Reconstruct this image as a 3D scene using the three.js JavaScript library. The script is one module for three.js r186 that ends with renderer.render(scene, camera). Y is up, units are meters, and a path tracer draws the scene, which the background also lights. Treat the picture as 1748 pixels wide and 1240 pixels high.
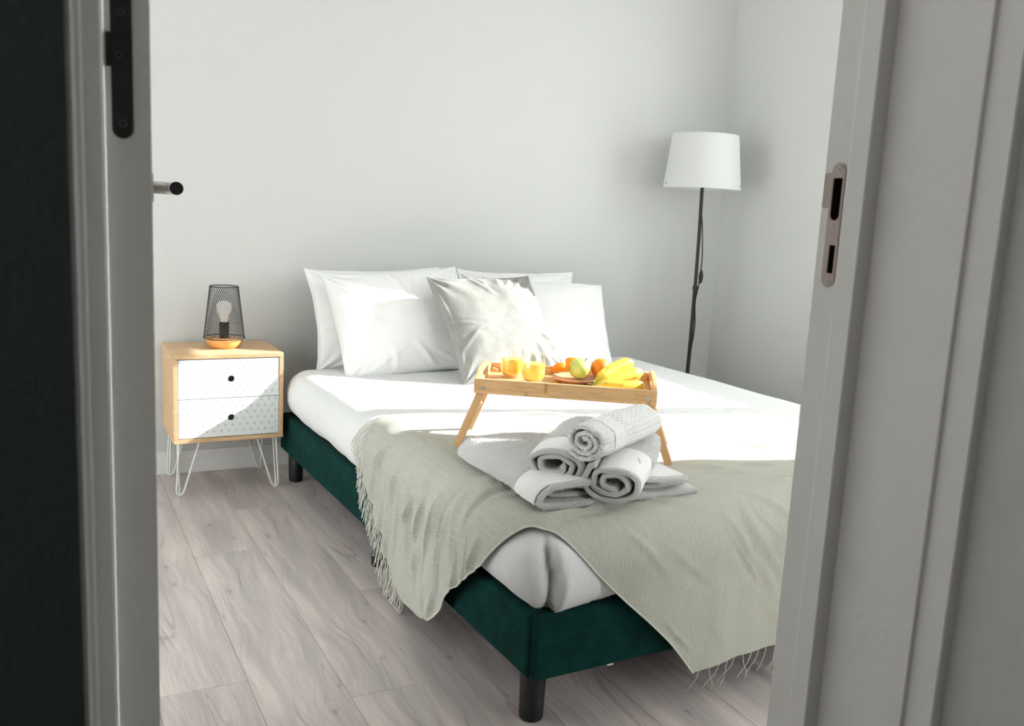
import * as THREE from 'three';
import { RoundedBoxGeometry } from 'three/addons/geometries/RoundedBoxGeometry.js';
import { mergeGeometries, mergeVertices, toCreasedNormals } from 'three/addons/utils/BufferGeometryUtils.js';
import { ImprovedNoise } from 'three/addons/math/ImprovedNoise.js';
import { RectAreaLightUniformsLib } from 'three/addons/lights/RectAreaLightUniformsLib.js';
import { MeshSurfaceSampler } from 'three/addons/math/MeshSurfaceSampler.js';
import { Brush, Evaluator, SUBTRACTION } from 'three-bvh-csg';

// ------------------------------------------------------------------ camera, sky, sun, exposure
const scene = new THREE.Scene();
const renderer = new THREE.WebGLRenderer({ antialias: true });
renderer.toneMapping = THREE.LinearToneMapping;
renderer.toneMappingExposure = 1.15;
renderer.shadowMap.enabled = true;
RectAreaLightUniformsLib.init();

const camera = new THREE.PerspectiveCamera(2 * Math.atan(620 / 1554) * 180 / Math.PI, 1748 / 1240, 0.05, 60);
{
  const yaw = 0.48647, pitch = 0.16766, roll = 0.05131;
  const f = new THREE.Vector3(Math.sin(yaw) * Math.cos(pitch), -Math.sin(pitch), -Math.cos(yaw) * Math.cos(pitch));
  const r0 = new THREE.Vector3(Math.cos(yaw), 0, Math.sin(yaw)), u0 = new THREE.Vector3().crossVectors(r0, f);
  const r = r0.clone().multiplyScalar(Math.cos(roll)).addScaledVector(u0, Math.sin(roll));
  const u = u0.clone().multiplyScalar(Math.cos(roll)).addScaledVector(r0, -Math.sin(roll));
  camera.quaternion.setFromRotationMatrix(new THREE.Matrix4().makeBasis(r, u, f.clone().negate()));
  camera.position.set(-0.3605, 1.1228, 3.7645);
  camera.focus = 2.7;
  camera.userData.fStop = 9;
}
scene.background = new THREE.Color(0.955, 1.0, 0.985);
scene.backgroundIntensity = 5.2;
scene.environment = null;

const sun = new THREE.DirectionalLight(new THREE.Color(1.0, 0.995, 0.975), 11.8);
sun.position.set(1 + 10, 0.5 + 5.58, 1.5 + 2.4);
sun.target.position.set(1, 0.5, 1.5);
sun.castShadow = true;
sun.shadow.mapSize.set(4096, 4096);
Object.assign(sun.shadow.camera, { left: -3, right: 3, top: 3, bottom: -3, near: 0.5, far: 20 });
scene.add(sun, sun.target);

// ------------------------------------------------------------------ helpers
let seed = 7;
const rnd = () => { seed = (seed * 1664525 + 1013904223) >>> 0; return seed / 4294967296; };
const perlin = new ImprovedNoise();
const N3 = (x, y, z = 0) => perlin.noise(x + 100.3, y + 57.7, z + 31.1);
const fbm = (x, y, z = 0, o = 4) => { let s = 0, a = 0.5; for (let i = 0; i < o; i++) { s += a * N3(x, y, z); x *= 2.03; y *= 2.03; z *= 2.03; a *= 0.5; } return s; };
const clamp = (v, a, b) => Math.min(b, Math.max(a, v));
const mix = (a, b, t) => a + (b - a) * t;
const sm = (a, b, x) => { const t = clamp((x - a) / (b - a), 0, 1); return t * t * (3 - 2 * t); };
const V = (x, y, z) => new THREE.Vector3(x, y, z);

const used = {};
function numbered(name) { const n = used[name] = (used[name] ?? -1) + 1; return n ? `${name}_${String(n).padStart(3, '0')}` : name; }
function shade(o) { o.traverse(c => { if (c.isMesh) { c.castShadow = true; c.receiveShadow = true; } }); return o; }
function part(name, geo, mat, parent) { const m = new THREE.Mesh(geo, mat); m.name = name; m.castShadow = m.receiveShadow = true; parent.add(m); return m; }
function thing(name, label, category, group) {
  const o = new THREE.Group(); o.name = numbered(name); o.userData = { label, category }; if (group) o.userData.group = group; scene.add(o); return o;
}
function single(name, geo, mat, label, category, group) {
  const m = new THREE.Mesh(geo, mat); m.name = numbered(name); m.castShadow = m.receiveShadow = true; m.userData = { label, category }; if (group) m.userData.group = group; scene.add(m); return m;
}
function struct(name, geo, mat, label) {
  const m = geo ? new THREE.Mesh(geo, mat) : new THREE.Group(); m.name = name; m.castShadow = m.receiveShadow = true; m.userData = { kind: 'structure', label }; scene.add(m); return m;
}
const bx = (x0, x1, y0, y1, z0, z1) => new THREE.BoxGeometry(x1 - x0, y1 - y0, z1 - z0).translate((x0 + x1) / 2, (y0 + y1) / 2, (z0 + z1) / 2);
const rbx = (x0, x1, y0, y1, z0, z1, r = 0.003, s = 2) => new RoundedBoxGeometry(x1 - x0, y1 - y0, z1 - z0, s, r).translate((x0 + x1) / 2, (y0 + y1) / 2, (z0 + z1) / 2);
const merge = gs => mergeGeometries(gs.map(g => g.index ? g.toNonIndexed() : g), false);
const tube = (pts, r, seg = 24, rad = 8, closed = false) => new THREE.TubeGeometry(new THREE.CatmullRomCurve3(pts, closed, 'catmullrom', 0.5), seg, r, rad, closed);
function boxUV(g, s = 1) {   // uv in metres from the dominant normal axis
  if (g.index) g = g.toNonIndexed();
  const p = g.attributes.position, n = g.attributes.normal, uv = new Float32Array(p.count * 2);
  for (let i = 0; i < p.count; i++) {
    const ax = Math.abs(n.getX(i)), ay = Math.abs(n.getY(i)), az = Math.abs(n.getZ(i));
    let a, b;
    if (ay >= ax && ay >= az) { a = p.getX(i); b = p.getZ(i); } else if (ax >= az) { a = p.getZ(i); b = p.getY(i); } else { a = p.getX(i); b = p.getY(i); }
    uv[i * 2] = a * s; uv[i * 2 + 1] = b * s;
  }
  g.setAttribute('uv', new THREE.BufferAttribute(uv, 2));
  return g;
}
function gridGeo(nu, nv, fn, uvfn) {
  const pos = new Float32Array((nu + 1) * (nv + 1) * 3), uv = new Float32Array((nu + 1) * (nv + 1) * 2), idx = [];
  for (let j = 0; j <= nv; j++) for (let i = 0; i <= nu; i++) {
    const k = j * (nu + 1) + i, P = fn(i / nu, j / nv), q = uvfn ? uvfn(i / nu, j / nv) : [i / nu, j / nv];
    pos[k * 3] = P.x; pos[k * 3 + 1] = P.y; pos[k * 3 + 2] = P.z; uv[k * 2] = q[0]; uv[k * 2 + 1] = q[1];
    if (i < nu && j < nv) { const a = k, b = k + 1, c = k + nu + 1, d = c + 1; idx.push(a, c, b, b, c, d); }
  }
  const g = new THREE.BufferGeometry();
  g.setAttribute('position', new THREE.BufferAttribute(pos, 3)); g.setAttribute('uv', new THREE.BufferAttribute(uv, 2)); g.setIndex(idx); g.computeVertexNormals();
  return g;
}
function smoothNormals(g) {   // weld by position for the normals only, keep uvs
  g.computeVertexNormals();
  const p = g.attributes.position, n = g.attributes.normal, map = new Map();
  const key = i => `${Math.round(p.getX(i) * 1e5)},${Math.round(p.getY(i) * 1e5)},${Math.round(p.getZ(i) * 1e5)}`;
  for (let i = 0; i < p.count; i++) { const k = key(i); let a = map.get(k); if (!a) map.set(k, a = [0, 0, 0]); a[0] += n.getX(i); a[1] += n.getY(i); a[2] += n.getZ(i); }
  for (let i = 0; i < p.count; i++) { const a = map.get(key(i)), l = Math.hypot(...a) || 1; n.setXYZ(i, a[0] / l, a[1] / l, a[2] / l); }
  return g;
}

// a set of cloth folds: short curved ridges, each with a shallow trough beside it
const fold = (x, y, ang, len, w, amp, curv = 0) => ({ x, y, c: Math.cos(ang), s: Math.sin(ang), len, w, amp, curv });
const folds = list => (x, y) => {
  let k = 0;
  for (const f of list) {
    const dx = x - f.x, dy = y - f.y, a = dx * f.c + dy * f.s; if (Math.abs(a) > f.len) continue;
    const d = (-dx * f.s + dy * f.c - f.curv * a * a) / f.w; if (d > 4.5 || d < -3) continue;
    const t = 1 - (a / f.len) ** 2; k += f.amp * t * t * (Math.exp(-d * d) - 0.55 * Math.exp(-((d - 1.7) ** 2) / 1.4));
  }
  return k;
};

// ------------------------------------------------------------------ textures
function dataTex(w, h, fn, srgb, rx = 1, ry = 1) {
  const d = new Uint8Array(w * h * 4);
  for (let j = 0; j < h; j++) for (let i = 0; i < w; i++) {
    const c = fn(i / w, j / h, i, j), k = (j * w + i) * 4;
    if (typeof c === 'number') { d[k] = d[k + 1] = d[k + 2] = clamp(c, 0, 1) * 255; } else { d[k] = clamp(c[0], 0, 255); d[k + 1] = clamp(c[1], 0, 255); d[k + 2] = clamp(c[2], 0, 255); }
    d[k + 3] = 255;
  }
  const t = new THREE.DataTexture(d, w, h, THREE.RGBAFormat);
  t.wrapS = t.wrapT = THREE.RepeatWrapping; t.magFilter = THREE.LinearFilter; t.minFilter = THREE.LinearMipmapLinearFilter; t.generateMipmaps = true;
  if (srgb) t.colorSpace = THREE.SRGBColorSpace;
  t.repeat.set(rx, ry); t.needsUpdate = true;
  return t;
}
// tileable noise for repeats
const tn = (u, v, fu, fv, s = 0) => {
  const a = u * Math.PI * 2, b = v * Math.PI * 2, R = 1 / (Math.PI * 2);
  const x = Math.cos(a) * fu * R, y = Math.sin(a) * fu * R, z = Math.cos(b) * fv * R, w = Math.sin(b) * fv * R;
  return N3(x + s, y + z * 0.71 + s * 1.7, w + z * 0.71);
};

// grey washed oak laminate: four boards side by side, 0.8 m x 1.4 m
const boardTone = [0, -7, 5, -3];
const oakPix = (() => {
  const W = 1024, H = 2048, col = new Float32Array(W * H * 3), bump = new Float32Array(W * H);
  for (let j = 0; j < H; j++) for (let i = 0; i < W; i++) {
    const k = Math.floor(i / 256), x = (i % 256) / 256 * 0.2, z = j / H * 1.4, o = k * 13.7;
    const warp = 0.030 * N3(x * 3, z * 1.7, o) + 0.012 * N3(x * 9, z * 5, o + 3);
    const ring = Math.sin((x + warp * 2.1 + 0.05 * Math.exp(-((z - 0.35 - 0.2 * k) ** 2) * 9) * (x - 0.1) * 8) * 260 + o);
    const low = fbm(x * 12 + o, z * 1.6, o, 3);
    const mid = fbm(x * 46 + warp * 60, z * 3.4, o + 9, 3);
    const fine = N3(x * 520, z * 9, o), fine2 = N3(x * 900, z * 26, o + 5);
    const ridge = (n, w) => Math.exp(-(n * n) / w);
    const cm = sm(0.08, 0.42, N3(x * 14, z * 2.2, o + 21)), crack = ridge(N3(x * 38 + warp * 70, z * 2.6, o + 33), 0.0012) * cm;
    const vein = ridge(N3(x * 24 + warp * 110, z * 1.1, o + 41), 0.004) * (0.35 + 0.65 * sm(-0.1, 0.3, N3(x * 9, z * 1.4, o + 47)));
    let d = 0, halo = 0;
    for (const [kx, kz] of [[0.055 + 0.03 * k, 0.30 + 0.17 * k], [0.150 - 0.02 * k, 1.02 - 0.12 * k]]) {
      const ex = (x - kx) * 1.0 + 0.004 * N3(x * 60, z * 60, o), ez = (z - kz) * 0.42, r = Math.hypot(ex, ez);
      d += 0.8 * Math.exp(-(r * r) / 0.00003); halo += Math.exp(-(r * r) / 0.0010) * (0.45 + 0.55 * Math.sin(r * 620 + N3(x * 30, z * 30, o) * 3));
    }
    const t = low * 44 + mid * 22 + ring * 2.0 + fine * 11 + fine2 * 7 - crack * 28 - vein * 9 - d * 46 - halo * 9 + boardTone[k];
    const q = (j * W + i) * 3, warm = low * 5 - d * 4;
    col[q] = 199 + t + warm; col[q + 1] = 188 + t * 0.98; col[q + 2] = 185 + t * 0.96 - warm;
    bump[j * W + i] = 0.6 + fine * 0.25 + fine2 * 0.15 - crack * 0.5 - d * 0.2;
  }
  return { W, H, col, bump };
})();
const oakMap = dataTex(1024, 2048, (u, v, i, j) => { const q = (j * 1024 + i) * 3; return [oakPix.col[q], oakPix.col[q + 1], oakPix.col[q + 2]]; }, true);
const oakBump = dataTex(1024, 2048, (u, v, i, j) => oakPix.bump[j * 1024 + i], false);

// light woods: grain runs along u (1 tile = size metres)
function woodTex(base, amp, size, s, nodes = 0) {
  return dataTex(512, 512, (u, v) => {
    const warp = 0.02 * N3(u * 3, v * 6, s);
    let t = N3((u) * 5, (v + warp) * 34, s) * 0.5 + N3(u * 9, (v + warp) * 110, s + 4) * 0.5 + N3(u * 24, v * 260, s + 8) * 0.28;
    const e = sm(0, 0.06, u) * sm(0, 0.06, 1 - u) * sm(0, 0.06, v) * sm(0, 0.06, 1 - v); t *= e;
    let n = 0; if (nodes) { const a = Math.floor(v * 11), c = (Math.sin(a * 91.7 + s) * 43758.5) % 1; n = Math.exp(-(((u - Math.abs(c)) * 70) ** 2)) * 0.9; }
    return [base[0] + t * amp[0] - n * 34, base[1] + t * amp[1] - n * 42, base[2] + t * amp[2] - n * 44];
  }, true, 1 / size, 1 / size);
}
const standOak = woodTex([214, 178, 136], [26, 30, 34], 0.42, 2);
const bambooMap = woodTex([216, 172, 122], [24, 30, 34], 0.30, 11, 1);
const pineMap = woodTex([226, 166, 96], [30, 40, 40], 0.22, 23);
const velvetMap = dataTex(512, 512, (u, v) => { const t = tn(u, v, 9, 9, 1) * 0.7 + tn(u, v, 26, 26, 4) * 0.5; const f = tn(u, v, 160, 160, 9); return [5 + t * 5, 50 + t * 18 + f * 6, 46 + t * 16 + f * 6]; }, true, 2, 2);
const noiseBump = dataTex(512, 512, (u, v) => 0.5 + 0.35 * tn(u, v, 40, 40, 2) + 0.35 * tn(u, v, 120, 120, 5), false, 2, 2);
const terryBump = dataTex(512, 512, (u, v, i, j) => { const a = Math.sin(i * 0.78 + 3 * tn(u, v, 30, 30, 1)) * Math.sin(j * 0.78 + 3 * tn(u, v, 30, 30, 6)); return 0.5 + 0.3 * a + 0.4 * tn(u, v, 90, 90, 3); }, false, 14, 14);
const waffleBump = dataTex(256, 256, (u, v) => { const f = 10; const r = Math.floor(v * f), uu = (u * f + (r % 2) * 0.5) % 1, vv = (v * f) % 1; return 0.2 + 0.8 * Math.pow(Math.sin(uu * Math.PI) * Math.sin(vv * Math.PI), 0.6) + 0.1 * tn(u, v, 60, 60, 3); }, false, 9, 9);
const linenBump = dataTex(512, 512, (u, v, i, j) => 0.5 + 0.25 * Math.sin(i * 1.57) * (0.6 + tn(u, v, 6, 90, 4)) + 0.25 * Math.sin(j * 1.57) * (0.6 + tn(u, v, 90, 6, 8)), false, 3, 3);
const linenMap = dataTex(512, 512, (u, v) => { const t = tn(u, v, 14, 220, 2) * 0.6 + tn(u, v, 220, 14, 7) * 0.6 + tn(u, v, 90, 90, 3) * 0.5; return [148 + t * 15, 147 + t * 15, 142 + t * 15]; }, true, 3, 3);
// ribbed throw weave, v across the ribs (1 tile = 0.1 m)
const ribBump = dataTex(256, 256, (u, v, i, j) => 0.5 + 0.42 * Math.sin(v * Math.PI * 2 * 20 + 0.5 * tn(u, v, 20, 20, 3)) + 0.2 * Math.sin(i * 1.57) + 0.1 * tn(u, v, 80, 80, 2), false);
const ribMap = dataTex(256, 256, (u, v, i) => { const t = Math.sin(v * Math.PI * 2 * 20 + 0.5 * tn(u, v, 20, 20, 3)) * 9 + tn(u, v, 60, 60, 4) * 12 + tn(u, v, 4, 90, 8) * 10; return [190 + t, 190 + t, 179 + t]; }, true);

// ------------------------------------------------------------------ materials
const M = {};
const std = (c, r = 0.6, o = {}) => new THREE.MeshPhysicalMaterial({ color: c, roughness: r, ...o });
M.wall = std(new THREE.Color().setRGB(0.615, 0.62, 0.605), 0.92, { bumpMap: noiseBump, bumpScale: 0.0004 });
M.ceiling = std(new THREE.Color().setRGB(0.84, 0.84, 0.83), 0.95);
M.paint = std(new THREE.Color().setRGB(0.80, 0.79, 0.775), 0.5, { bumpMap: noiseBump, bumpScale: 0.0004 });
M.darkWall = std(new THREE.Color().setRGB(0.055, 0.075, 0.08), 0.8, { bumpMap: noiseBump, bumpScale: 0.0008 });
M.oak = std(0xffffff, 0.31, { map: oakMap, bumpMap: oakBump, bumpScale: 0.0006 });
M.slab = std(0x8f8a86, 0.9);
M.standOak = std(0xffffff, 0.5, { map: standOak });
M.bamboo = std(0xffffff, 0.42, { map: bambooMap });
M.pine = std(0xffffff, 0.45, { map: pineMap });
M.whiteRod = std(0xe9ebe6, 0.35);
M.blackMetal = std(0x14161a, 0.5);
M.velvet = std(0xffffff, 0.9, { map: velvetMap, specularIntensity: 0.3, sheen: 0.2, sheenRoughness: 0.5, sheenColor: new THREE.Color(0.08, 0.28, 0.25) });
M.blackLeg = std(0x0c0e12, 0.45);
M.sheet = std(new THREE.Color().setRGB(0.77, 0.775, 0.77), 0.9, { bumpMap: noiseBump, bumpScale: 0.0008, sheen: 0.1 });
M.pillow = std(new THREE.Color().setRGB(0.82, 0.82, 0.81), 0.9, { bumpMap: linenBump, bumpScale: 0.0002 });
M.linen = std(0xffffff, 0.92, { map: linenMap, bumpMap: linenBump, bumpScale: 0.0006 });
M.throw = std(0xffffff, 0.95, { map: ribMap, bumpMap: ribBump, bumpScale: 0.0012, side: THREE.DoubleSide });
M.tassel = std(0xdcdcd2, 0.95);
M.terry = std(new THREE.Color().setRGB(0.88, 0.87, 0.86), 0.97, { bumpMap: terryBump, bumpScale: 0.0016 });
M.pile = std(new THREE.Color().setRGB(0.93, 0.92, 0.91), 1.0);
M.hem = std(new THREE.Color().setRGB(0.88, 0.868, 0.858), 0.9, { bumpMap: linenBump, bumpScale: 0.0005 });
M.waffle = std(new THREE.Color().setRGB(0.86, 0.855, 0.845), 0.97, { bumpMap: waffleBump, bumpScale: 0.003 });
M.tumbler = new THREE.MeshPhysicalMaterial({ color: 0xffffff, roughness: 0.0, transmission: 1, thickness: 0, ior: 1.55 });
M.glass = new THREE.MeshPhysicalMaterial({ color: 0xffffff, roughness: 0.02, transmission: 1, thickness: 0, ior: 1.5 });
M.juice = new THREE.MeshPhysicalMaterial({ color: new THREE.Color().setRGB(1.0, 0.73, 0.12), roughness: 0.3, transmission: 0.12, thickness: 0 });
M.steel = std(0xb8b4b0, 0.3, { metalness: 1 });
M.zinc = std(0xc4c8c8, 0.4, { metalness: 0.8 });
M.plateMetal = std(0xb5a6a0, 0.55, { metalness: 0.35, bumpMap: noiseBump, bumpScale: 0.0004 });
M.darkIron = std(0x20241f, 0.6);
M.rubber = std(0x141615, 0.8);
M.rawWood = std(0x2c1a12, 0.9);
M.shade = new THREE.MeshPhysicalMaterial({ color: new THREE.Color().setRGB(0.76, 0.77, 0.75), roughness: 1, transmission: 0.35, thickness: 0, side: THREE.DoubleSide });

// ------------------------------------------------------------------ the room
const RX = 2.81, LX = -2.3, FZ = 2.836, CH = 2.6, EZ = 4.7;   // right of the doorway the room runs on to EZ
struct('wall_back', boxUV(bx(LX - 0.1, RX + 0.1, 0, CH, -0.12, 0)), M.wall, 'plain white wall behind the bed');
{
  const z0 = 0.95, z1 = 2.75, y0 = 0.02, y1 = 2.3, X = LX;
  struct('wall_left', boxUV(merge([bx(X - 0.1, X, 0, CH, 0, z0), bx(X - 0.1, X, 0, CH, z1, FZ), bx(X - 0.1, X, 0, y0, z0, z1), bx(X - 0.1, X, y1, CH, z0, z1)])), M.wall, 'white left wall of the bedroom with a glazed opening');
  const w = struct('window_3', null, null, 'white glazed balcony door in the left wall');
  part('window_frame', boxUV(merge([bx(X - 0.07, X - 0.01, y0, y0 + 0.06, z0, z1), bx(X - 0.07, X - 0.01, y1 - 0.06, y1, z0, z1), bx(X - 0.07, X - 0.01, y0 + 0.06, y1 - 0.06, z0, z0 + 0.06), bx(X - 0.07, X - 0.01, y0 + 0.06, y1 - 0.06, z1 - 0.06, z1)])), M.paint, w);
  part('pane', bx(X - 0.042, X - 0.038, y0 + 0.06, y1 - 0.06, z0 + 0.06, z1 - 0.06), M.glass, w);
}
struct('ceiling', boxUV(merge([bx(LX - 0.1, RX + 0.1, CH, CH + 0.12, -0.12, FZ), bx(0.76, RX + 0.1, CH, CH + 0.12, FZ, EZ + 0.1)])), M.ceiling, 'white bedroom ceiling');
// right wall with the window opening that lets the sun in
const WZ0 = 0.79, WZ1 = 2.28, WY0 = 0.965, WY1 = 2.06, WM = 1.597, FR = 0.06;
{
  const T = 0.09, wy = [WY0 - FR, WY1 + FR], spans = [[WZ0 - FR, WZ1 + FR], [3.34, 4.36]];
  struct('wall_right', boxUV(merge([bx(RX, RX + T, 0, CH, -0.12, spans[0][0]), bx(RX, RX + T, 0, CH, spans[0][1], spans[1][0]), bx(RX, RX + T, 0, CH, spans[1][1], EZ),
    ...spans.flatMap(([a, b]) => [bx(RX, RX + T, 0, wy[0], a, b), bx(RX, RX + T, wy[1], CH, a, b)])])), M.wall, 'white wall on the right with two windows');
  [0, 1].forEach(i => {
    const w = struct(`window_${i + 1}`, null, null, i ? 'white two-pane window in the right wall, further from the bed head' : 'white two-pane window in the right wall beside the bed'), [a, b] = spans[i], z0 = a + FR, z1 = b - FR, m = i ? (z0 + z1) / 2 : WM;
    part('window_frame', boxUV(merge([bx(RX, RX + 0.07, wy[0], WY0, a, b), bx(RX, RX + 0.07, WY1, wy[1], a, b), bx(RX, RX + 0.07, WY0, WY1, a, z0), bx(RX, RX + 0.07, WY0, WY1, z1, b)])), M.paint, w);
    part('mullion', bx(RX, RX + 0.05, WY0, WY1, m - 0.043, m + 0.043), M.paint, w);
    part('pane', bx(RX + 0.03, RX + 0.034, WY0, WY1, z0, m - 0.043), M.glass, w);
    part('pane', bx(RX + 0.03, RX + 0.034, WY0, WY1, m + 0.043, z1), M.glass, w);
  });
}
// wall with the doorway, and the hallway the photograph is taken from
const JL = -0.345, JR = 0.655, DH = 2.12, HZ = 3.0885, HE = 5.4;
struct('wall_front', boxUV(merge([bx(LX - 0.1, JL, 0, CH, FZ, HZ), bx(JR, 0.76, 0, CH, FZ, HZ), bx(JL, JR, DH + 0.05, CH, FZ, HZ)])), M.wall, 'white wall with the doorway');
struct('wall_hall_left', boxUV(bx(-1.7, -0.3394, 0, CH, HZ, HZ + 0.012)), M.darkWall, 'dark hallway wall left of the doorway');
struct('wall_hall_right', boxUV(bx(0.6355, 0.76, 0, CH, HZ, HE)), M.wall, 'grey white hallway wall right of the doorway');
{
  const x0 = 1.35, x1 = 2.6, y0 = 0.9, y1 = 2.25;
  struct('wall_front_right', boxUV(merge([bx(0.76, x0, 0, CH, EZ, EZ + 0.1), bx(x1, RX + 0.09, 0, CH, EZ, EZ + 0.1), bx(x0, x1, 0, y0, EZ, EZ + 0.1), bx(x0, x1, y1, CH, EZ, EZ + 0.1)])), M.wall, 'white wall closing the room on the camera side');
  const w = struct('window_4', null, null, 'white window on the camera side of the room');
  part('window_frame', boxUV(merge([bx(x0, x1, y0, y0 + 0.06, EZ + 0.02, EZ + 0.08), bx(x0, x1, y1 - 0.06, y1, EZ + 0.02, EZ + 0.08), bx(x0, x0 + 0.06, y0 + 0.06, y1 - 0.06, EZ + 0.02, EZ + 0.08), bx(x1 - 0.06, x1, y0 + 0.06, y1 - 0.06, EZ + 0.02, EZ + 0.08)])), M.paint, w);
  part('pane', bx(x0 + 0.06, x1 - 0.06, y0 + 0.06, y1 - 0.06, EZ + 0.048, EZ + 0.052), M.glass, w);
}
struct('wall_hall_end', boxUV(bx(-1.8, 0.76, 0, CH, HE, HE + 0.1)), M.wall, 'white end wall of the hallway');
struct('wall_hall_side', boxUV(bx(-1.8, -1.7, 0, CH, HZ, HE)), M.wall, 'white side wall of the hallway');
struct('ceiling_hall', boxUV(bx(-1.8, 0.76, CH, CH + 0.12, FZ + 0.001, HE + 0.1)), M.ceiling, 'white hallway ceiling');
struct('floor_hall', boxUV(bx(-1.8, 0.76, -0.1, 0, FZ + 0.002, HE + 0.1)), M.slab, 'grey hallway floor');
struct('baseboard_back', rbx(LX, RX, 0, 0.093, 0, 0.012, 0.002), M.paint, 'white baseboard along the back wall');
struct('baseboard_right', rbx(RX - 0.012, RX, 0, 0.093, 0.012, EZ, 0.002), M.paint, 'white baseboard along the right wall');
struct('baseboard_left', rbx(LX, LX + 0.012, 0, 0.093, 0.012, FZ, 0.002), M.paint, 'white baseboard along the left wall');

// floor: every board its own piece
{
  const floor = struct('floor', null, null, 'grey washed oak laminate floor');
  part('underlay', merge([bx(LX, RX, -0.1, -0.011, 0, FZ), bx(0.76, RX, -0.1, -0.011, FZ, EZ)]), M.slab, floor);
  const ends = { '-1': 1.745, 0: 0.93, 1: 1.907, 2: 1.35, 3: 0.62, 4: 1.6, 5: 2.1, 6: 1.1 };
  const L = 1.38, c = 0.0008;
  const board = (x0, x1, z0, z1, k, flip) => {
    const y1 = 0, y0 = -0.011, g = 0.0004, X0 = x0 + g, X1 = x1 - g, Z0 = z0 + g, Z1 = z1 - g;
    const pos = [], uv = [], idx = [];
    const put = (x, y, z) => { pos.push(x, y, z); const u = (x - x0) / 0.2; let v = (z - z0) / 1.4; if (flip) v = 1 - v; uv.push((k + clamp(u, 0.004, 0.996)) / 4, clamp(v, 0.002, 0.998)); return pos.length / 3 - 1; };
    const quad = (a, b, cc, d) => { const i = [a, b, cc, d].map(p => put(...p)); idx.push(i[0], i[1], i[2], i[0], i[2], i[3]); };
    const t = [[X0 + c, y1, Z0 + c], [X0 + c, y1, Z1 - c], [X1 - c, y1, Z1 - c], [X1 - c, y1, Z0 + c]];
    const b = [[X0, y1 - c, Z0], [X0, y1 - c, Z1], [X1, y1 - c, Z1], [X1, y1 - c, Z0]];
    const d = [[X0, y0, Z0], [X0, y0, Z1], [X1, y0, Z1], [X1, y0, Z0]];
    quad(t[0], t[1], t[2], t[3]);
    for (let i = 0; i < 4; i++) { const j = (i + 1) % 4; quad(t[j], t[i], b[i], b[j]); quad(b[j], b[i], d[i], d[j]); }
    quad(d[3], d[2], d[1], d[0]);
    const geo = new THREE.BufferGeometry();
    geo.setAttribute('position', new THREE.Float32BufferAttribute(pos, 3)); geo.setAttribute('uv', new THREE.Float32BufferAttribute(uv, 2)); geo.setIndex(idx);
    const out = geo.toNonIndexed(); out.computeVertexNormals(); return out;
  };
  for (let col = -13; col < 14; col++) {
    const x0 = Math.max(LX, 0.05 + 0.2 * col), x1 = Math.min(RX, 0.25 + 0.2 * col);
    if (x1 - x0 < 0.01) continue;
    let z = (ends[col] ?? rnd() * L) - 2 * L;
    const ze = x0 > 0.75 ? EZ : FZ;
    for (; z < ze; z += L) {
      const a = Math.max(0, z), b = Math.min(ze, z + L);
      if (b - a < 0.01) continue;
      part('plank', board(x0, x1, a, b, Math.floor(rnd() * 4), rnd() < 0.5), M.oak, floor);
    }
  }
}

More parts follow.
